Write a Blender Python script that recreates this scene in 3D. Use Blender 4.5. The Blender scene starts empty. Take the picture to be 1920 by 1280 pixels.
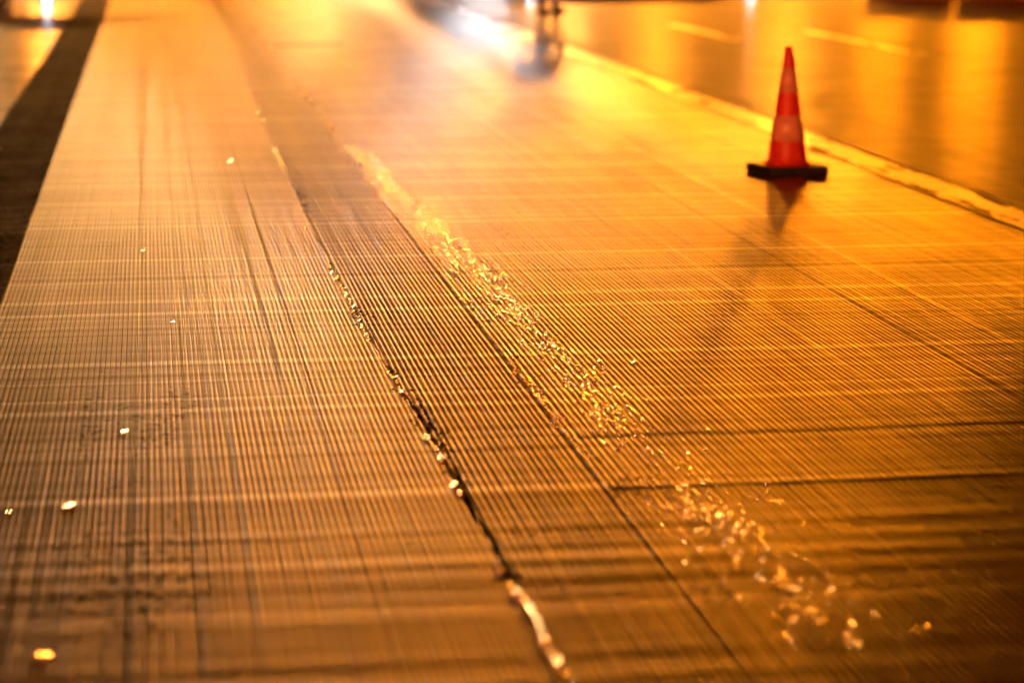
import bpy, bmesh, math, random
from mathutils import Vector, Matrix
import numpy as np
C = bpy.context.scene.collection
R = math.radians
S = bpy.context.scene

# ------------------------------------------------------------ camera
cd = bpy.data.cameras.new('camera'); cam = bpy.data.objects.new('camera', cd); C.objects.link(cam)
cam.location = (0, 0, 1.65)
cam.rotation_euler = (R(90 - 10.437), 0, R(-8.417))
cd.sensor_width = 36; cd.lens = 85; cd.clip_start = .1; cd.clip_end = 3000
cd.dof.use_dof = True; cd.dof.focus_distance = 9.3; cd.dof.aperture_fstop = 1.5; cd.dof.aperture_blades = 9
S.camera = cam

# ------------------------------------------------------------ night sky
w = bpy.data.worlds.new('World'); S.world = w; w.use_nodes = True
wn = w.node_tree.nodes; wl = w.node_tree.links
sky = wn.new('ShaderNodeTexSky'); sky.sky_type = 'NISHITA'; sky.sun_disc = False
sky.sun_elevation = R(-5.0); sky.sun_rotation = R(10); sky.dust_density = 6
wl.new(sky.outputs[0], wn['Background'].inputs[0]); wn['Background'].inputs[1].default_value = .012

S.view_settings.view_transform = 'Standard'; S.view_settings.look = 'None'
S.view_settings.exposure = 0.0; S.view_settings.gamma = 1
S.cycles.sample_clamp_direct = 0; S.cycles.sample_clamp_indirect = 6
S.cycles.max_bounces = 6; S.cycles.caustics_reflective = False; S.cycles.caustics_refractive = False
S.cycles.use_denoising = True

GOLD = (1.0, .26, .004); WARM = (1.0, .37, .07); WHITE = (1.0, .58, .34); COOL = (.88, .93, 1.0)

# ------------------------------------------------------------ helpers
def tag(o, label=None, cat=None, group=None, kind=None):
    if label: o['label'] = label
    if cat: o['category'] = cat
    if group: o['group'] = group
    if kind: o['kind'] = kind
    return o
def mesh_obj(name, bm, mat, parent=None, smooth=False):
    me = bpy.data.meshes.new(name); bm.normal_update(); bm.to_mesh(me); bm.free()
    if smooth: me.polygons.foreach_set('use_smooth', [True] * len(me.polygons))
    o = bpy.data.objects.new(name, me); C.objects.link(o)
    if mat: me.materials.append(mat)
    if parent: o.parent = parent
    return o
def empty(name, loc, rz=0):
    o = bpy.data.objects.new(name, None); C.objects.link(o); o.location = loc; o.rotation_euler = (0, 0, rz); return o
def copy_tree(o, parent=None):
    c = o.copy(); C.objects.link(c); c.parent = parent
    for ch in [q for q in o.children]: copy_tree(ch, c)
    return c
def box(bm, c, s, bev=0, rz=0, taper=None):
    r = bmesh.ops.create_cube(bm, size=1)
    vs = r['verts']
    for v in vs:
        k = 1
        if taper and v.co.z > 0: k = taper
        v.co = Vector((v.co.x * s[0] * k, v.co.y * s[1] * k, v.co.z * s[2]))
    if rz: bmesh.ops.rotate(bm, verts=vs, cent=(0, 0, 0), matrix=Matrix.Rotation(rz, 3, 'Z'))
    bmesh.ops.translate(bm, verts=vs, vec=c)
    if bev:
        es = list({e for v in vs for e in v.link_edges})
        bmesh.ops.bevel(bm, geom=es, offset=bev, segments=2, profile=.6, affect='EDGES')
def lathe(bm, prof, seg=32, axis='Z', c=(0, 0, 0)):
    rings = []
    for r, z in prof:
        ring = []
        for i in range(seg):
            a = 2 * math.pi * i / seg
            if axis == 'Z': p = (c[0] + r * math.cos(a), c[1] + r * math.sin(a), c[2] + z)
            elif axis == 'X': p = (c[0] + z, c[1] + r * math.cos(a), c[2] + r * math.sin(a))
            else: p = (c[0] + r * math.sin(a), c[1] + z, c[2] + r * math.cos(a))
            ring.append(bm.verts.new(p))
        rings.append(ring)
    for a, b in zip(rings, rings[1:]):
        for i in range(seg):
            j = (i + 1) % seg
            bm.faces.new((a[i], a[j], b[j], b[i]))
def tube(bm, p0, p1, r, seg=10, r2=None):
    p0 = Vector(p0); p1 = Vector(p1); d = (p1 - p0); q = d.to_track_quat('Z', 'Y')
    r2 = r if r2 is None else r2; A = []; B = []
    for i in range(seg):
        a = 2 * math.pi * i / seg; u = Vector((math.cos(a), math.sin(a), 0))
        A.append(bm.verts.new(p0 + q @ (u * r))); B.append(bm.verts.new(p1 + q @ (u * r2)))
    for i in range(seg):
        j = (i + 1) % seg; bm.faces.new((A[i], A[j], B[j], B[i]))
    bm.faces.new(A[::-1]); bm.faces.new(B)
def BM(fn, *a, **k):
    bm = bmesh.new(); fn(bm, *a, **k); return bm

# ------------------------------------------------------------ material helper
class NT:
    def __init__(s, name):
        s.m = bpy.data.materials.new(name); s.m.use_nodes = True
        s.t = s.m.node_tree; s.n = s.t.nodes; s.l = s.t.links
        s.b = s.n['Principled BSDF']
    def add(s, t, **k):
        n = s.n.new(t)
        for a, v in k.items(): setattr(n, a, v)
        return n
    def put(s, sock, v):
        if isinstance(v, (int, float, tuple)): sock.default_value = v
        else: s.l.new(v, sock)
    def math(s, op, a, b=0.0, c=None, clamp=False):
        n = s.add('ShaderNodeMath', operation=op, use_clamp=clamp); s.put(n.inputs[0], a); s.put(n.inputs[1], b)
        if c is not None: s.put(n.inputs[2], c)
        return n.outputs[0]
    def mapr(s, v, a, b, c=0.0, d=1.0, smooth=True):
        n = s.add('ShaderNodeMapRange', interpolation_type='SMOOTHSTEP' if smooth else 'LINEAR')
        for i, q in enumerate((v, a, b, c, d)): s.put(n.inputs[i], q)
        return n.outputs[0]
    def mix(s, f, a, b, kind='MIX'):
        n = s.add('ShaderNodeMix', data_type='RGBA', blend_type=kind); s.put(n.inputs[0], f)
        for i, q in ((6, a), (7, b)):
            s.put(n.inputs[i], q + (1,) if isinstance(q, tuple) and len(q) == 3 else q)
        return n.outputs[2]
    def pos(s):
        g = s.add('ShaderNodeTexCoord'); x = s.add('ShaderNodeSeparateXYZ'); s.l.new(g.outputs['Object'], x.inputs[0])
        return g.outputs['Object'], x.outputs[0], x.outputs[1]
    def vec(s, x, y, z=0.0):
        n = s.add('ShaderNodeCombineXYZ')
        for i, q in enumerate((x, y, z)): s.put(n.inputs[i], q)
        return n.outputs[0]
    def noise(s, v, scale, detail=2.0, rough=.5, dim='3D', col=False):
        n = s.add('ShaderNodeTexNoise', noise_dimensions=dim)
        if dim == '1D': s.put(n.inputs['W'], v)
        else: s.put(n.inputs['Vector'], v)
        n.inputs['Scale'].default_value = scale; n.inputs['Detail'].default_value = detail; n.inputs['Roughness'].default_value = rough
        return n.outputs['Color'] if col else n.outputs['Fac']
def plain(name, col, rough=.5, metal=0, spec=.5, **k):
    t = NT(name); v, x, y = t.pos()
    f = t.noise(v, 9, 4, .6)
    c2 = tuple(q * .72 for q in col)
    t.put(t.b.inputs['Base Color'], t.mix(t.mapr(f, .35, .7), c2, col))
    t.put(t.b.inputs['Roughness'], t.mapr(f, .3, .7, max(.02, rough - .06), min(1, rough + .08)))
    t.b.inputs['Metallic'].default_value = metal; t.b.inputs['Specular IOR Level'].default_value = spec
    return t.m
def lampmat(name, col, s):
    t = NT(name); t.b.inputs['Base Color'].default_value = (.8, .8, .8, 1)
    t.b.inputs['Emission Color'].default_value = col + (1,); t.b.inputs['Emission Strength'].default_value = s
    return t.m

# pavement: real groove geometry carries the long lines; chatter marks left across by the machine, aggregate and wear are in here
def pavement(name, c_lo, c_hi, rough, chatter=.05, grain=.10, spec=.5, streak=.35, lane=0.0, pits=None, wet=.5, joints=(), crossf=1.0, coat=0, pk=.54, edge=0, lines=.12, rmin=.27):
    t = NT(name); v, x, y = t.pos()
    warp = t.noise(t.vec(t.math('MULTIPLY', x, .7), t.math('MULTIPLY', y, 1.5)), 1.0, 3, .6)
    yw = t.math('ADD', t.math('ADD', y, t.math('MULTIPLY', x, .012)), t.math('MULTIPLY', warp, .10))
    n1 = t.noise(yw, 8.5 * crossf, 3, .62, '1D')
    n2 = t.noise(t.vec(t.math('MULTIPLY', x, 1.1), t.math('MULTIPLY', yw, 17)), 1.0, 3, .55)
    line = t.mapr(t.noise(t.math('ADD', yw, 31.7), 9.5, 1.5, .5, '1D'), .60, .68)           # single stronger marks
    sc = t.math('ADD', t.math('MULTIPLY', t.math('SUBTRACT', n1, .5), 1.2), t.math('MULTIPLY', t.math('SUBTRACT', n2, .5), 1.3))
    line2 = t.mapr(t.noise(t.math('ADD', yw, 71.3), 10.3, 2, .5, '1D'), .56, .66)
    wv = t.math('SINE', t.math('ADD', t.math('MULTIPLY', yw, 43.0), t.math('MULTIPLY', t.noise(yw, .9, 2, .5, '1D'), 9.0)))
    sy = t.math('ADD', t.math('MULTIPLY', sc, chatter * 1.3), t.math('MULTIPLY', wv, chatter * .32))
    # long streaks of wear along the runway
    st = t.noise(t.vec(t.math('MULTIPLY', x, 9), t.math('MULTIPLY', y, .22)), 1.0, 4, .6)
    st2 = t.noise(t.vec(t.math('MULTIPLY', x, 46), t.math('MULTIPLY', y, .7)), 1.0, 2, .5)
    big = t.noise(v, 1.3, 4, .6)
    fine = t.noise(v, 210, 2, .6, col=True)
    g = t.add('ShaderNodeVectorMath', operation='SUBTRACT'); t.l.new(fine, g.inputs[0]); g.inputs[1].default_value = (.5, .5, .5)
    g2 = t.add('ShaderNodeVectorMath', operation='SCALE'); t.l.new(g.outputs[0], g2.inputs[0]); t.put(g2.inputs['Scale'], grain * 2)
    sl = t.vec(t.math('MULTIPLY', t.math('SUBTRACT', st2, .5), lane), sy)
    geo = t.add('ShaderNodeNewGeometry')
    a = t.add('ShaderNodeVectorMath', operation='ADD'); t.l.new(geo.outputs['Normal'], a.inputs[0]); t.l.new(sl, a.inputs[1])
    b = t.add('ShaderNodeVectorMath', operation='ADD'); t.l.new(a.outputs[0], b.inputs[0]); t.l.new(g2.outputs[0], b.inputs[1])
    nn = t.add('ShaderNodeVectorMath', operation='NORMALIZE'); t.l.new(b.outputs[0], nn.inputs[0])
    t.l.new(nn.outputs[0], t.b.inputs['Normal'])
    k = t.math('ADD', t.math('MULTIPLY', st, .35), t.math('MULTIPLY', big, .65))
    col = t.mix(t.mapr(k, .30, .70), c_lo, c_hi)
    agg = t.noise(v, 130, 2, .7)
    col = t.mix(t.mapr(agg, .62, .75, 0, .5), col, tuple(min(1, q * 2.2) for q in c_hi))
    ro = t.mapr(k, .34, .66, rough + streak * .05, rough - streak * .01)
    if edge:
        en = t.noise(t.vec(t.math('MULTIPLY', x, 14), t.math('MULTIPLY', y, 2.2)), 1.0, 4, .6)
        ro = t.math('ADD', ro, t.math('MULTIPLY', t.math('MULTIPLY', t.mapr(x, edge + .10, edge + .02), t.mapr(en, .42, .58)), -.02))
    lv = t.math('MULTIPLY', t.math('ADD', 1.0, t.math('MULTIPLY', line, lines * 6)), t.math('SUBTRACT', 1.0, t.math('MULTIPLY', t.math('MULTIPLY', line2, t.mapr(n2, .35, .6)), lines * 5)))
    lv = t.math('MULTIPLY', lv, t.math('ADD', .92, t.math('ADD', t.math('MULTIPLY', wv, lines * 1.8), t.math('MULTIPLY', t.math('SUBTRACT', n1, .5), 1.6))))
    sp0 = t.math('MULTIPLY', t.math('MULTIPLY', lv, t.mapr(k, .30, .70, spec * (1 - streak * .8), spec * (1 + streak * .5))), 1.0)
    sp = sp0
    t.put(t.b.inputs['Coat Weight'], t.math('MAXIMUM', coat, t.math('MULTIPLY', line, lines * 3.6, clamp=True))); t.b.inputs['Coat Roughness'].default_value = .2 if coat else rough
    t.b.inputs['Coat IOR'].default_value = 1.5 if coat else 1.9
    t.l.new(nn.outputs[0], t.b.inputs['Coat Normal'])
    dark = None
    if pits:
        (x0, x1, y0, y1) = pits
        wx = t.math('ADD', x, t.math('MULTIPLY', t.math('SUBTRACT', t.noise(t.vec(t.math('MULTIPLY', x, 4), t.math('MULTIPLY', y, 1.6), 9.0), 1.0, 4, .6), .5), .45))
        reg = t.math('MULTIPLY', t.math('MULTIPLY', t.mapr(wx, x0, x0 + .25), t.mapr(wx, x1, x1 - .25)), t.math('MULTIPLY', t.mapr(y, y0, y0 + .8), t.mapr(y, y1, y1 - 1.5)))
        reg = t.math('MULTIPLY', reg, t.mapr(t.noise(t.vec(t.math('MULTIPLY', x, 5), t.math('MULTIPLY', y, 1.1), 4.0), 1.0, 4, .6), .30, .62))
        pn = t.noise(t.vec(t.math('MULTIPLY', x, 42), t.math('MULTIPLY', y, 26)), 1.0, 3, .65)
        dark = t.math('MAXIMUM', t.math('MULTIPLY', reg, t.mapr(pn, pk + .02, pk + .14, 0, .75)), t.math('MULTIPLY', reg, .30))
    for (jx0, jx1, jy, jw) in joints:
        wob = t.math('MULTIPLY', t.math('SUBTRACT', t.noise(x, 2.2, 3, .6, '1D'), .5), .05)
        jn = t.mapr(t.noise(t.vec(t.math('MULTIPLY', x, 7), t.math('MULTIPLY', y, 40)), 1.0, 3, .6), .3, .6, .72, 1)
        d = t.math('ABSOLUTE', t.math('SUBTRACT', t.math('ADD', y, wob), jy))
        j = t.math('MULTIPLY', t.math('MULTIPLY', t.mapr(d, jw, jw * .3), jn), t.math('MULTIPLY', t.mapr(x, jx0, jx0 + .08), t.mapr(x, jx1, jx1 - .1)))
        dark = j if dark is None else t.math('MAXIMUM', dark, j)
    if dark is not None:
        col = t.mix(dark, col, (.012, .009, .008)); ro = t.math('MAXIMUM', ro, t.mapr(dark, 0, 1, 0, .85))
        sp = t.math('MULTIPLY', sp0, t.mapr(dark, 0, 1, 1, .2))
    t.put(t.b.inputs['Base Color'], col); t.put(t.b.inputs['Roughness'], t.math('MAXIMUM', ro, rmin)); t.put(t.b.inputs['Specular IOR Level'], sp)
    return t.m

M = {}
M['groove_shade'] = plain('dark_groove_shade', (.022, .015, .011), .62, 0, .25)  # dark groove bottoms: shade of the grooves put into the colour
M['slab'] = pavement('milled_concrete', (.055, .028, .010), (.105, .052, .020), .285, .055, .09, .42, .16, pits=(-.44, .28, 4.2, 9.4), pk=.46)
M['strip'] = pavement('coarse_milled_asphalt', (.040, .020, .009), (.085, .040, .014), .29, .085, .12, .43, .25, lines=.15)
M['lane'] = pavement('polished_milled_asphalt', (.045, .024, .009), (.085, .045, .018), .282, .050, .09, .45, .45, edge=1.235,
                     joints=((1.22, 9, 7.21, .036), (1.20, 9, 6.55, .042), (1.3, 2.2, 27.4, .22)))
M['smooth'] = pavement('wet_asphalt', (.040, .028, .020), (.075, .052, .034), .52, .06, .13, .60, .45, lane=.45, coat=.12, lines=.03)
M['pale'] = pavement('pale_wet_concrete', (.22, .20, .17), (.66, .60, .50), .42, .02, .05, .8, .2, coat=.3, lines=.02)
M['fill'] = pavement('rough_asphalt_fill', (.012, .010, .007), (.10, .082, .050), .52, .12, .55, .26, .35, pits=(-1.5, -.4, 2, 20), pk=.40)

# painted line: worn white paint
def paintmat(name, col, wear, rough=.34):
    t = NT(name); v, x, y = t.pos()
    n = t.noise(t.vec(t.math('MULTIPLY', x, 5), t.math('MULTIPLY', y, .9)), 1.0, 5, .6)
    f = t.mapr(n, wear, wear + .06)
    t.put(t.b.inputs['Base Color'], t.mix(f, (.05, .038, .028), col)); t.put(t.b.inputs['Roughness'], t.mapr(f, 0, 1, .5, rough))
    t.put(t.b.inputs['Coat Weight'], f); t.b.inputs['Coat Roughness'].default_value = rough; t.b.inputs['Coat IOR'].default_value = 2.0
    bp = t.add('ShaderNodeBump'); bp.inputs['Strength'].default_value = .3; bp.inputs['Distance'].default_value = .004
    t.l.new(t.noise(v, 60, 3, .6), bp.inputs['Height']); t.l.new(bp.outputs[0], t.b.inputs['Normal'])
    return t.m

# ------------------------------------------------------------ the ground
def sheet(name, x0, x1, y0, y1, z, mat):
    bm = bmesh.new(); vs = [bm.verts.new(p) for p in ((x0, y0, z), (x1, y0, z), (x1, y1, z), (x0, y1, z))]; bm.faces.new(vs)
    return tag(mesh_obj(name, bm, mat), kind='structure')
sheet('ground', -900, 900, -300, 1500, -.05, M['smooth'])
YS = -3.0; YE = 60.0
random.seed(4)
def vnoise(seed):
    rs = np.random.RandomState(seed); tb = rs.rand(4096)
    def f(q):
        q = np.asarray(q, float); i = np.floor(q).astype(int); u = q - i; u = u * u * (3 - 2 * u)
        return tb[i % 4096] * (1 - u) + tb[(i + 1) % 4096] * u - .5
    return f
N1, N2, N3, N4 = vnoise(1), vnoise(2), vnoise(3), vnoise(5)
def crack_x(y):
    ys = [-3, 4.9, 5.5, 6.6, 7.2, 7.9, 8.5, 9.8, 11.6, 15, 18, 21.6, 27, 40, 60]
    xs = [.88, .85, .84, .82, .82, .81, .79, .78, .775, .78, .80, .85, .92, 1.06, 1.2]
    return np.interp(y, ys, xs)
def jag(y):
    y = np.asarray(y, float)
    return crack_x(y) + N1(y * 1.7 + 90) * .008 + N2(y * 7 + 50) * .011 + N3(y * 26 + 9) * .009
def grooved(name, xa, xb, pitch, gw, gd, z, mat, seed, ys, clip_lo=None, clip_hi=None, fade=None):
    rs = np.random.RandomState(seed); n = max(1, int(round((xb - xa) / pitch)))
    ys = np.asarray(ys); cols = []; zs = []
    for i in range(n):
        a = xa + i * pitch + rs.uniform(-.0012, .0012)
        g = gw * rs.uniform(.85, 1.15); dpt = gd * rs.uniform(.80, 1.05)
        if rs.rand() < .05: dpt *= .55
        if fade: dpt *= fade(a)
        tilt = rs.uniform(-.0003, .0003)
        wear = np.clip(.9 + .28 * N4(ys * .6 + i * 13.7) + .3 * N2(ys * 2.3 + i * 7.1), .3, 1.3)
        wob = N3(ys * .5 + i * .01) * .002 + N1(ys * 3 + i * 31) * .0011
        for dx, dz in ((0, tilt), (g * .25, -1), (g * .75, -1), (g, -tilt)):
            cols.append(a + dx + wob); zs.append((z + dz) if dz != -1 else (z - dpt * wear))
    cols.append(np.full(len(ys), xb) + 0 * ys); zs.append(z)
    X = np.array([np.asarray(c) + 0 * ys for c in cols]); Z = np.array([np.asarray(q) + 0 * ys for q in zs])
    Z = Z + (N1(ys * .9) * .002 + N2(ys * 6.8) * .0007)[None, :]
    if clip_hi is not None: X = np.minimum(X, clip_hi[None, :])
    if clip_lo is not None: X = np.maximum(X, clip_lo[None, :])
    nc, nr = X.shape
    co = np.stack([X, np.broadcast_to(ys, X.shape), Z], -1).reshape(-1, 3)
    i, j = np.meshgrid(np.arange(nc - 1), np.arange(nr - 1), indexing='ij')
    q = np.stack([i * nr + j, (i + 1) * nr + j, (i + 1) * nr + j + 1, i * nr + j + 1], -1).reshape(-1, 4)
    me = bpy.data.meshes.new(name); me.vertices.add(len(co)); me.vertices.foreach_set('co', co.astype('f').ravel())
    me.loops.add(q.size); me.loops.foreach_set('vertex_index', q.astype('i').ravel())
    me.polygons.add(len(q)); me.polygons.foreach_set('loop_start', np.arange(0, q.size, 4, dtype='i'))
    me.update(calc_edges=True); me.materials.append(mat); me.materials.append(M['groove_shade'])
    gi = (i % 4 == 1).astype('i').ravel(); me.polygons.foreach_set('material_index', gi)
    o = bpy.data.objects.new(name, me); C.objects.link(o)
    return tag(o, kind='structure')
ysA = np.concatenate([np.arange(YS, 4, .5), np.arange(4, 16, .05), np.arange(16, 42, .15), np.arange(42, YE + .1, 1)])
jx = jag(ysA)
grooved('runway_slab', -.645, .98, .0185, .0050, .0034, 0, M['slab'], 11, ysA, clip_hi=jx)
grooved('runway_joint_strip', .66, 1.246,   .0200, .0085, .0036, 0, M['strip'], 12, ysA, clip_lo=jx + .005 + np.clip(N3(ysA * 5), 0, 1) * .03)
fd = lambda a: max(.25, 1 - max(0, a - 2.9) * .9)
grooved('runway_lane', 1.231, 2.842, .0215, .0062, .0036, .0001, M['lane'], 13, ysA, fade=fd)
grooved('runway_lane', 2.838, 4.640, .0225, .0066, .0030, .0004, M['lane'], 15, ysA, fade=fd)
sheet('runway', 4.634, 60, YS, 200, -.003, M['smooth'])
sheet('apron', -60, -1.115, YS, 200, -.002, M['pale'])
# asphalt fill between slab and apron: lumpy surface mesh
def lumpy(name, x0, x1, y0, y1, z, nx, ny, amp, mat, seed):
    rs = np.random.RandomState(seed)
    xs = np.linspace(x0, x1, nx); t = np.linspace(0, 1, ny); ys = y0 + (y1 - y0) * t ** 1.8
    X, Yg = np.meshgrid(xs, ys, indexing='ij')
    Z = z + (rs.rand(nx, ny) - .5) * amp + (vnoise(seed)(X * 9 + 40) + 0) * amp + vnoise(seed + 1)(Yg * 3)[...] * amp * .8
    Z[0, :] = z - .006; Z[-1, :] = z - .008
    X = X + (vnoise(seed + 2)(Yg * 4) * .012)
    me = bpy.data.meshes.new(name); co = np.stack([X, Yg, Z], -1).reshape(-1, 3)
    me.vertices.add(len(co)); me.vertices.foreach_set('co', co.astype('f').ravel())
    i, j = np.meshgrid(np.arange(nx - 1), np.arange(ny - 1), indexing='ij')
    q = np.stack([i * ny + j, (i + 1) * ny + j, (i + 1) * ny + j + 1, i * ny + j + 1], -1).reshape(-1, 4)
    me.loops.add(q.size); me.loops.foreach_set('vertex_index', q.astype('i').ravel())
    me.polygons.add(len(q)); me.polygons.foreach_set('loop_start', np.arange(0, q.size, 4, dtype='i'))
    me.update(calc_edges=True); me.materials.append(mat)
    o = bpy.data.objects.new(name, me); C.objects.link(o); return tag(o, kind='structure')
lumpy('asphalt_fill', -1.14, -.635, 3, 60, -.014, 64, 2400, .011, M['fill'], 21)

# painted lines, each a thin sheet with ragged edges
def line(name, x0, x1, y0, y1, z, mat, dx=0.0):
    bm = bmesh.new(); prev = None; n = max(2, int((y1 - y0) / .12))
    for k in range(n + 1):
        y = y0 + (y1 - y0) * k / n; s = dx * k / n
        a = bm.verts.new((x0 + s + float(N1(y * 5)) * .02, y, z)); b = bm.verts.new((x1 + s + float(N2(y * 6)) * .02, y, z))
        if prev: bm.faces.new((prev[0], prev[1], b, a))
        prev = (a, b)
    return tag(mesh_obj(name, bm, mat), kind='structure')
M['white_paint'] = paintmat('worn_white_paint', (.75, .70, .58), .42, .36)
M['tar2'] = paintmat('black_joint_tar', (.012, .010, .008), .30, .6)
line('painted_line', 4.30, 4.56, 3, 60, .0065, M['white_paint'], .0)
line('joint_sealant', 4.592, 4.640, 3, 60, .0075, M['tar2'])
line('painted_line', 7.95, 8.10, 24.6, 29.5, .003, M['white_paint'])
line('painted_line', 6.62, 6.80, 27.6, 31.0, .003, M['white_paint'])

# ------------------------------------------------------------ loose grit and glints
def stone(bm, c, r, flat, rs):
    q = bmesh.ops.create_icosphere(bm, subdivisions=1, radius=1)['verts']
    a = rs.uniform(0, 6.28); k = [rs.uniform(.75, 1.3) for _ in range(3)]
    for v in q:
        p = v.co * (1 + rs.uniform(-.14, .14)); x, y, z = p.x * k[0] * r, p.y * k[1] * r, p.z * r * flat
        v.co = Vector((c[0] + x * math.cos(a) - y * math.sin(a), c[1] + x * math.sin(a) + y * math.cos(a), c[2] + z))
def wetmat(name, col, cr, rough=.33, metal=0):
    t = NT(name); t.b.inputs['Metallic'].default_value = metal; t.b.inputs['Base Color'].default_value = col + (1,); t.b.inputs['Roughness'].default_value = rough
    t.b.inputs['Specular IOR Level'].default_value = .6; t.b.inputs['Coat Weight'].default_value = 1; t.b.inputs['Coat Roughness'].default_value = cr
    t.b.inputs['Coat IOR'].default_value = 2.0
    return t.m
M['glass'] = wetmat('wet_glass_grit', (.12, .08, .04), .135, .3, .3)
M['pebble'] = wetmat('wet_pebble', (.60, .52, .42), .10, .25, .5)
M['chip'] = wetmat('pale_wet_chippings', (.09, .06, .03), .135)
M['tar'] = plain('dark_tar_crumbs', (.012, .010, .009), .7, 0, .3)
def lean_to(x, y, lamp):
    v = (Vector((0, 0, 1.65)) - Vector((x, y, 0))).normalized() + (Vector(lamp) - Vector((x, y, 0))).normalized()
    return (v.x / v.z, v.y / v.z)
LAMPS = [(-2.7, 66.8, 4.0), (.5, 78.8, 5.2), (5.0, 62.8, 3.6), (-4.8, 56.8, 3.6), (10.4, 62.8, 4.0), (13.2, 63.8, 5.2), (16.4, 62.8, 6.0)]
def flake(bm, c, r, th, rs, lamps=None, sp=.55):
    n = rs.choice((5, 6, 7)); a0 = rs.uniform(0, 6.28); kx, ky = rs.uniform(.8, 1.35), rs.uniform(.7, 1.2)
    lx, ly = lean_to(c[0], c[1], LAMPS[rs.choice(lamps or ((2, 2, 4, 5) if c[1] > 8 else (2, 4, 4, 5, 5, 6, 6)))])
    tx, ty = lx + math.tan(R(rs.gauss(0, sp))), ly + math.tan(R(rs.gauss(0, sp)))
    T = []; B = []
    for i in range(n):
        a = a0 + 6.283 * (i + rs.uniform(-.25, .25)) / n; q = rs.uniform(.75, 1.1) * r
        x, y = q * kx * math.cos(a), q * ky * math.sin(a)
        T.append(bm.verts.new((c[0] + x, c[1] + y, c[2] + th - x * tx - y * ty))); B.append(bm.verts.new((c[0] + x * 1.15, c[1] + y * 1.15, c[2] - .001)))
    bm.faces.new(T)
    for i in range(n): bm.faces.new((B[i], B[(i + 1) % n], T[(i + 1) % n], T[i]))
rs = random.Random(7)
bm = bmesh.new()
def bead_center(y): return float(np.interp(y, [4.9, 5.2, 5.8, 6.3, 7.3, 9, 10.7, 12.6, 15.3, 20], [1.52, 1.51, 1.49, 1.45, 1.45, 1.42, 1.40, 1.36, 1.31, 1.30]))
for i in range(4300):
    y = 5.02 + 13.5 * rs.random() ** 1.15
    if y < 5.7 and rs.random() < .4: continue
    if y > 13 and rs.random() < (y - 13) / 4.5: continue
    clump = .5 + 1.2 * float(N2(y * 2.4 + 7))
    if rs.random() > clump + .25: continue
    s = rs.gauss(0, .055 if y > 7 else .075)
    r = rs.uniform(.0028, .0064) if y > 8 else rs.uniform(.0022, .0048)
    flake(bm, (bead_center(y) + s, y, 0), r, .0026, rs)
for i in range(330):
    y = 5.4 + 4.6 * rs.random()
    if float(N4(y * 2.1 + 11)) > -.05: flake(bm, (1.252 + rs.gauss(0, .012), y, 0), rs.uniform(.002, .005), .003, rs, (4, 5, 6), .8)
for i in range(110):
    y = rs.uniform(5.5, 16); flake(bm, (rs.uniform(1.26, 1.75), y, 0), rs.uniform(.003, .006), .002, rs)
tag(mesh_obj('glass_grit', bm, M['glass']), 'glittering band of wet glass grit running beside the dark joint strip', 'grit', kind='stuff')
bm = bmesh.new()
for i in range(420):
    y = 4.8 + 14 * rs.random() ** 1.4
    if float(N4(y * 1.6 + 3)) < -.12 or (y < 7 and rs.random() < .3): continue
    r = rs.uniform(.004, .0085)
    flake(bm, (float(jag(y)) - rs.uniform(-.004, .012), y, 0), r, .005, rs, (0, 1, 2, 3), .6)
tag(mesh_obj('stone_chippings', bm, M['chip']), 'pale wet stone chippings lying along the broken joint', 'chippings', kind='stuff')
bm = bmesh.new()
for (yc, ln, wd, n) in ((7.45, .75, .030, 160), (9.55, .28, .040, 80), (8.35, .12, .02, 26), (13.2, .8, .02, 70), (15.0, .45, .028, 50), (20.8, 1.2, .03, 50), (6.75, .2, .014, 24), (5.72, .06, .02, 12)):
    for i in range(n):
        y = yc + rs.gauss(0, ln * .5); r = rs.uniform(.002, .0075)
        stone(bm, (float(jag(y)) + .016 + rs.gauss(0, wd * .7), y, -.004 + r * .3), r, .8, rs)
for (xc, yc, n, sx, sy) in ((1.31, 7.22, 26, .05, .03), (1.30, 6.58, 40, .05, .05), (1.40, 6.1, 16, .02, .06), (1.33, 5.45, 16, .02, .05), (1.47, 5.05, 24, .02, .05), (-.15, 6.9, 22, .05, .06), (-.14, 6.75, 12, .02, .02), (.62, 6.1, 8, .01, .05)):
    for i in range(n):
        r = rs.uniform(.0012, .0035); stone(bm, (xc + rs.gauss(0, sx), yc + rs.gauss(0, sy), r * .3), r, .8, rs)
tag(mesh_obj('tar_crumbs', bm, M['tar']), 'dark crumbs of tar and torn asphalt scattered in the open joint', 'crumbs', kind='stuff')

# single shining pebbles one can tell apart on the slab
def pebble(x, y, r, label, lean):
    # a low wet stone, nearly flat on top; its upper face leans a little towards the far lamps
    bm = bmesh.new(); n = 14; c0 = rs.uniform(0, 6); rings = []
    for k, (q, z) in enumerate(((1.12, -.3), (1.15, .25), (.98, .50))):
        ring = []
        for i in range(n):
            a = 6.2832 * i / n; w_ = 1.25 + .08 * math.sin(2 * a + c0) + .05 * math.sin(3 * a + 2 * c0)
            px, py = q * r * 1.15 * w_ * math.cos(a), q * r * w_ * math.sin(a)
            ring.append(bm.verts.new((px, py, z * r - (px * lean[0] + py * lean[1] if k == 2 else 0))))
        rings.append(ring)
    for A, B in zip(rings, rings[1:]):
        for i in range(n): bm.faces.new((A[i], A[(i + 1) % n], B[(i + 1) % n], B[i]))
    bm.faces.new(rings[-1])
    o = mesh_obj('pebble', bm, M['pebble']); o.location = (x, y, 0)
    return tag(o, label, 'pebble', 'shining wet pebbles on the grooved slab')
LW = (-4.8, 56.8, 3.6); LG = (-2.7, 66.8, 4.0)
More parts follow.
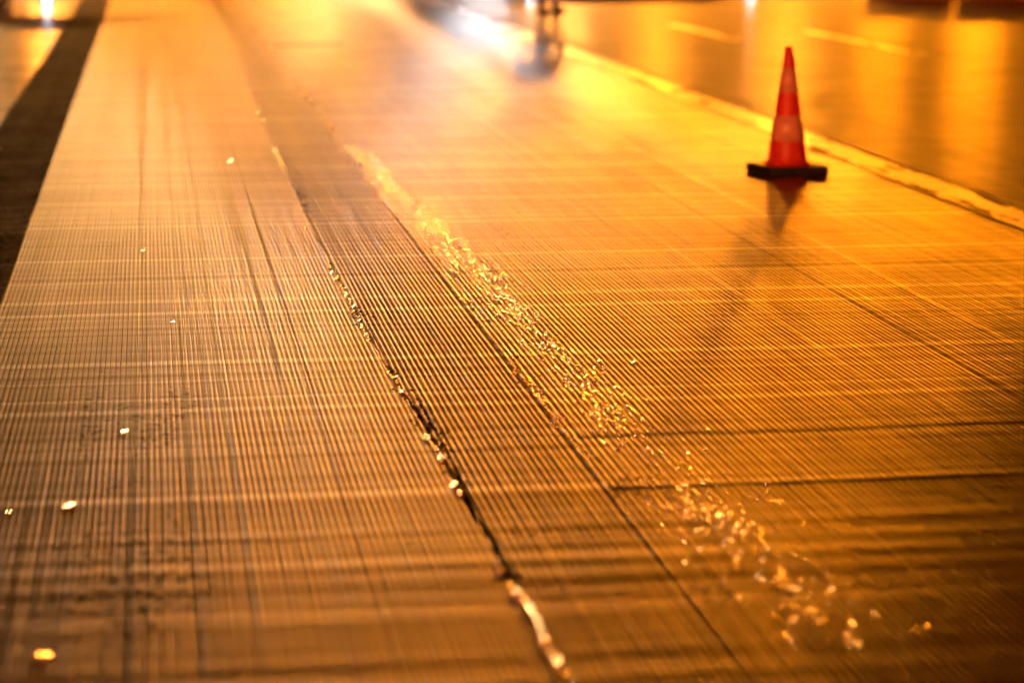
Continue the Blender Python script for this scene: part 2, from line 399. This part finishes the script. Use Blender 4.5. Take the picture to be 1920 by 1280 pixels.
for a in ((.47, 15.32, .010, 'wet shining pebble farthest up the left slab'),
          (-.07, 11.46, .009, 'yellowish shining pebble on the left slab, second from the far end'),
          (.05, 9.46, .007, 'small white shining pebble midway along the left slab'),
          (-.12, 7.49, .008, 'white shining pebble above the pitted patch, right of its twin'),
          (-.26, 6.56, .010, 'broad white shining pebble left of the pitted patch'),
          (-.42, 6.52, .005, 'faint shining pebble at the left picture edge'),
          (-.27, 5.22, .012, 'large amber shining pebble nearest the camera at lower left'),
          (1.68, 8.38, .008, 'white shining pebble right of the grit band, outer one of two'),
          (1.56, 8.42, .006, 'white shining pebble right of the grit band, inner one of two'),
          (.735, 12.09, .006, 'tiny shining pebble just left of the broken joint')):
    pebble(*a, lean_to(a[0], a[1], (5.0, 62.8, 3.6) if a[0] > 1 else LG if a[0] in (-.27, .735) else LW))

# ------------------------------------------------------------ traffic cone
def conemat(name, col, tr, rough=.45):
    t = NT(name); v, x, y = t.pos()
    n = t.noise(v, 14, 4, .6)
    c = t.mix(t.mapr(n, .35, .75), tuple(q * .8 for q in col), col)
    t.put(t.b.inputs['Base Color'], c); t.b.inputs['Roughness'].default_value = rough
    tl = t.add('ShaderNodeBsdfTranslucent'); t.l.new(c, tl.inputs[0])
    mx = t.add('ShaderNodeMixShader'); mx.inputs[0].default_value = tr
    t.l.new(t.b.outputs[0], mx.inputs[1]); t.l.new(tl.outputs[0], mx.inputs[2]); t.l.new(mx.outputs[0], t.n['Material Output'].inputs[0])
    return t.m
M['cone'] = conemat('red_orange_pvc', (.95, .065, .015), .5)
M['sleeve'] = conemat('dirty_reflective_sleeve', (.72, .30, .18), .2, .35)
M['rubber'] = plain('black_rubber', (.016, .015, .016), .42)
cone = tag(empty('traffic_cone', (3.795, 14.24, 0), R(11)), 'red orange traffic cone with two dull reflective bands on a black rubber foot', 'traffic cone')
def rad(z): return .122 + (.021 - .122) * ((z - .05) / .70)
bm = bmesh.new()
lathe(bm, [(.155, .046), (.150, .054), (.128, .060), (rad(.075) + .001, .078)] + [(rad(z), z) for z in (.12, .2, .3, .4, .5, .6, .7, .735)] + [(.022, .742), (.025, .748), (.024, .756), (.017, .758), (.015, .75)]
      , 48)
mesh_obj('body', bm, M['cone'], cone, True)
for z0, z1 in ((.195, .345), (.485, .630)):
    bm = bmesh.new(); lathe(bm, [(rad(z0) + .0005, z0 - .001), (rad(z0) + .0025, z0), (rad(z1) + .0025, z1), (rad(z1) + .0005, z1 + .001)], 48)
    mesh_obj('reflective_band', bm, M['sleeve'], cone, True)
bm = bmesh.new(); box(bm, (0, 0, .0245), (.375, .375, .049), .008)
bmesh.ops.recalc_face_normals(bm, faces=bm.faces)
mesh_obj('base', bm, M['rubber'], cone)

# ------------------------------------------------------------ light towers beyond the work area
M['steel'] = plain('galvanised_steel', (.32, .32, .33), .4, .8)
M['yellowpaint'] = plain('yellow_machine_paint', (.55, .27, .02), .4)
M['tyre'] = plain('tyre_rubber', (.015, .015, .017), .6)
M['rim'] = plain('wheel_rim', (.25, .25, .26), .4, .6)
M['glassdark'] = plain('dark_window_glass', (.01, .012, .016), .05, 0, .8)
def wheel(parent, x, y, r, wd, axis='X', name='wheel'):
    bm = bmesh.new(); h = wd / 2
    lathe(bm, [(r * .60, -h), (r * .93, -h), (r, -h * .7), (r, h * .7), (r * .93, h), (r * .60, h)], 36, axis, (x, y, r))
    o = mesh_obj(name, BMclose(bm), M['tyre'], parent, True)
    bm = bmesh.new(); lathe(bm, [(.01, -h * .5), (r * .25, -h * .55), (r * .5, -h * .3), (r * .6, -h * .9), (r * .6, h * .9), (r * .5, h * .3), (r * .25, h * .55), (.01, h * .5)], 24, axis, (x, y, r))
    mesh_obj('rim', bm, M['rim'], o, True); return o
def BMclose(bm):
    bmesh.ops.recalc_face_normals(bm, faces=bm.faces); return bm
def light_tower(x, y, h, col, strength, label, n=4, sz=.26):
    if sz == .26: strength *= 2.6
    t = tag(empty('light_tower', (x, y, 0), math.atan2(-x, y) if y > 0 else math.atan2(-(x - 5), y - 15)), label, 'light tower', 'mobile light towers at the far end of the works')
    bm = bmesh.new(); box(bm, (0, .2, .75), (1.2, 1.9, .75), .06); mesh_obj('generator_box', bm, M['yellowpaint'], t)
    bm = bmesh.new(); box(bm, (0, .2, .33), (1.3, 2.3, .09), .01); tube(bm, (0, -.95, .33), (0, -1.9, .38), .04); mesh_obj('trailer_frame', bm, M['steel'], t)
    for sx in (-1, 1): wheel(t, sx * .74, .2, .30, .18)
    bm = bmesh.new(); tube(bm, (0, .9, 1.1), (0, .9, h * .6), .07); tube(bm, (0, .9, h * .6), (0, .9, h), .045); mesh_obj('mast', bm, M['steel'], t)
    bm = bmesh.new(); box(bm, (0, .9, h), (sz * 3.3, .06, .06), .008); mesh_obj('cross_bar', bm, M['steel'], t)
    lm = lampmat('lit_floodlight_' , col, strength)
    for k in range(n):
        px = (k % 2 - .5) * sz * 2.2; pz = h + .25 + (k // 2) * sz * 1.15
        tilt = math.atan2(h, 40)
        bm = bmesh.new(); box(bm, (0, .07, 0), (sz * 1.2, .14, sz), .02)
        hd = mesh_obj('floodlight', bm, M['steel'], t); hd.location = (px, .82, pz); hd.rotation_euler = (tilt, 0, 0)
        bm = bmesh.new(); box(bm, (0, -.012, 0), (sz * 1.08, .02, sz * .88), .004)
        mesh_obj('lens', bm, lm, hd)
    return t
K = .65
for a in ((-2.7, 66, 3.6, (1.0, .31, .03), 240 * K, 'mobile light tower with creamy lamps at the far left'),
          (-4.8, 56, 3.2, (1.0, .54, .17), 500 * K, 'added light tower with creamy lamps, unseen out beyond the apron'),  # added to widen the light on the apron
          (0.5, 78, 4.8, (1.0, .31, .02), 500 * K, 'mobile light tower with amber lamps straight up the runway'),
          (5.0, 62, 3.2, (1.0, .42, .13), 350 * K, 'mobile light tower with pinkish white lamps left of the standing person'),
          (8.2, 60, 2.4, COOL, 110 * K, 'mobile light tower with cold white lamps just behind the standing person'),
          (10.4, 62, 4.4, (1.0, .36, .06), 760 * K, 'mobile light tower with pale gold lamps just right of the standing person'),
          (13.2, 63, 4.8, (1.0, .28, .012), 660 * K, 'mobile light tower with golden lamps behind the trailer'),
          (16.4, 62, 5.6, (1.0, .29, .015), 900 * K, 'mobile light tower with golden lamps beyond the traffic cone'),
          (19.6, 64, 4.2, GOLD, 500 * K, 'mobile light tower with golden lamps above the orange barriers'),
          (22.6, 65, 3.8, GOLD, 620 * K, 'added light tower with golden lamps, unseen beyond the orange barriers'),  # added to fill a dark gap between its neighbours' reflections
          (26.2, 66, 3.6, GOLD, 520 * K, 'mobile light tower with golden lamps farthest to the right'),
          (-22, -40, 6.5, (1.0, .22, .05), 9500 * K, 'mobile light tower with amber lamps behind the viewer', 4, .8)):
    light_tower(*a)

# low edge lights standing on the pavement
M['edge_lens'] = lampmat('lit_edge_light', COOL, 90)
def edge_light(x, y, label):
    t = tag(empty('edge_light', (x, y, 0)), label, 'edge light', 'low white lights standing on the pavement')
    bm = bmesh.new(); lathe(bm, [(.001, .0), (.11, .0), (.11, .02), (.055, .05), (.05, .075), (.001, .075)], 24); mesh_obj('base', bm, M['rubber'], t, True)
    bm = bmesh.new(); lathe(bm, [(.045, .076), (.048, .10), (.035, .135), (.001, .15)], 24); mesh_obj('lens', bm, M['edge_lens'], t, True)
    return t
edge_light(-1.60, 38.6, 'low white light on the pale apron at the far left')
edge_light(6.05, 38.9, 'low white light right behind the feet of the person')
edge_light(9.7, 38.9, 'low white light under the truck at the far right')

# ------------------------------------------------------------ vehicles at the far end
def trailer():
    t = tag(empty('trailer', (7.9, 41.5, 0), R(-5)), 'low flatbed trailer standing across the far end behind the person', 'trailer', 'low trailers at the far end')
    bm = bmesh.new(); box(bm, (0, 0, .56), (3.6, 1.8, .10), .01); box(bm, (0, -.92, .54), (3.7, .05, .14), .005); box(bm, (0, .92, .54), (3.7, .05, .14), .005); mesh_obj('deck', bm, M['steel'], t)
    bm = bmesh.new(); tube(bm, (1.8, 0, .5), (2.9, 0, .42), .04); mesh_obj('drawbar', bm, M['rubber'], t)
    for x in (-.45, .45):
        for s in (-1, 1): wheel(t, x, s * .78, .24, .2, 'Y')
    return t
tr = trailer()
t2 = copy_tree(tr); t2.location = (-2.75, 37.2, 0); t2.rotation_euler = (0, 0, R(2)); t2['label'] = 'low flatbed trailer on the pale apron at the far left'
M['barrier'] = conemat('orange_barrier_plastic', (.95, .50, .05), .6, .4)
def barrier(x, y, label):
    bm = bmesh.new()
    prof = [(-.28, 0), (.28, 0), (.28, .14), (.16, .34), (.10, .95), (-.10, .95), (-.16, .34), (-.28, .14)]
    A = [bm.verts.new((-.72, q, z)) for q, z in prof]; B = [bm.verts.new((.72, q, z)) for q, z in prof]
    for i in range(len(prof)):
        j = (i + 1) % len(prof); bm.faces.new((A[i], A[j], B[j], B[i]))
    bm.faces.new(A[::-1]); bm.faces.new(B); bmesh.ops.recalc_face_normals(bm, faces=bm.faces)
    bmesh.ops.bevel(bm, geom=bm.edges[:], offset=.03, segments=2, affect='EDGES')
    t = tag(mesh_obj('barrier', bm, M['barrier']), label, 'barrier', 'orange plastic barriers at the far right'); t.location = (x, y, 0); t.rotation_euler = (0, 0, R(-10))
    return t
barrier(12.5, 39.2, 'orange plastic barrier at the far right, nearer the cone')
barrier(14.0, 38.9, 'orange plastic barrier at the far right, cut by the picture edge')

# ------------------------------------------------------------ the person standing far off, only shoes and shins in view
def person(x, y, rz):
    me = bpy.data.meshes.new('person'); o = bpy.data.objects.new('person', me); C.objects.link(o)
    J = {'pel': (0, 0, .95, .13), 'wai': (0, .0, 1.12, .12), 'che': (0, .01, 1.34, .145), 'nek': (0, .01, 1.50, .055), 'hd1': (0, -.01, 1.60, .085), 'hd2': (0, -.01, 1.70, .075)}
    E_ = [('pel', 'wai'), ('wai', 'che'), ('che', 'nek'), ('nek', 'hd1'), ('hd1', 'hd2')]
    for s, n in ((-1, 'l'), (1, 'r')):
        J.update({n + 'hip': (s * .09, 0, .88, .09), n + 'kne': (s * .105, -.02, .50, .062), n + 'ank': (s * .105, .02, .10, .042), n + 'toe': (s * .12, -.17, .045, .036),
                  n + 'sho': (s * .19, .01, 1.42, .055), n + 'elb': (s * .27, .03, 1.14, .042), n + 'wri': (s * .26, -.08, .92, .030), n + 'han': (s * .25, -.12, .83, .032)})
        E_ += [('pel', n + 'hip'), (n + 'hip', n + 'kne'), (n + 'kne', n + 'ank'), (n + 'ank', n + 'toe'), ('che', n + 'sho'), (n + 'sho', n + 'elb'), (n + 'elb', n + 'wri'), (n + 'wri', n + 'han')]
    ks = list(J); me.from_pydata([J[k][:3] for k in ks], [(ks.index(a), ks.index(b)) for a, b in E_], [])
    sk = o.modifiers.new('skin', 'SKIN'); sv = me.skin_vertices[0].data
    for i, k in enumerate(ks): sv[i].radius = (J[k][3], J[k][3]); sv[i].use_root = (k == 'pel')
    o.modifiers.new('sub', 'SUBSURF').levels = 2; o.modifiers['sub'].render_levels = 2
    me.materials.append(plain('dark_work_clothes', (.22, .18, .24), .8))
    o.location = (x, y, 0); o.rotation_euler = (0, 0, rz)
    tag(o, 'person standing far off, only dark trousers and shoes in view', 'person')
    for s in (-1, 1):
        bm = bmesh.new(); lathe(bm, [(.056, .24), (.060, .245), (.062, .30), (.058, .305)], 20, 'Z', (s * .105, .012, 0))
        mesh_obj('reflective_tape', bm, plain('silver_tape', (.6, .6, .6), .3), o, True)
    for s in (-1, 1):
        bm = bmesh.new(); box(bm, (s * .115, -.06, .045), (.10, .29, .09), .03); mesh_obj('shoe', bm, M['rubber'], o, True)
    bm = bmesh.new(); lathe(bm, [(.135, 1.66), (.115, 1.67), (.112, 1.72), (.09, 1.78), (.04, 1.81), (.001, 1.815)], 24, 'Z', (0, -.01, 0)); mesh_obj('helmet', bm, plain('white_helmet', (.7, .7, .68), .3), o, True)
person(5.56, 34.0, R(20))
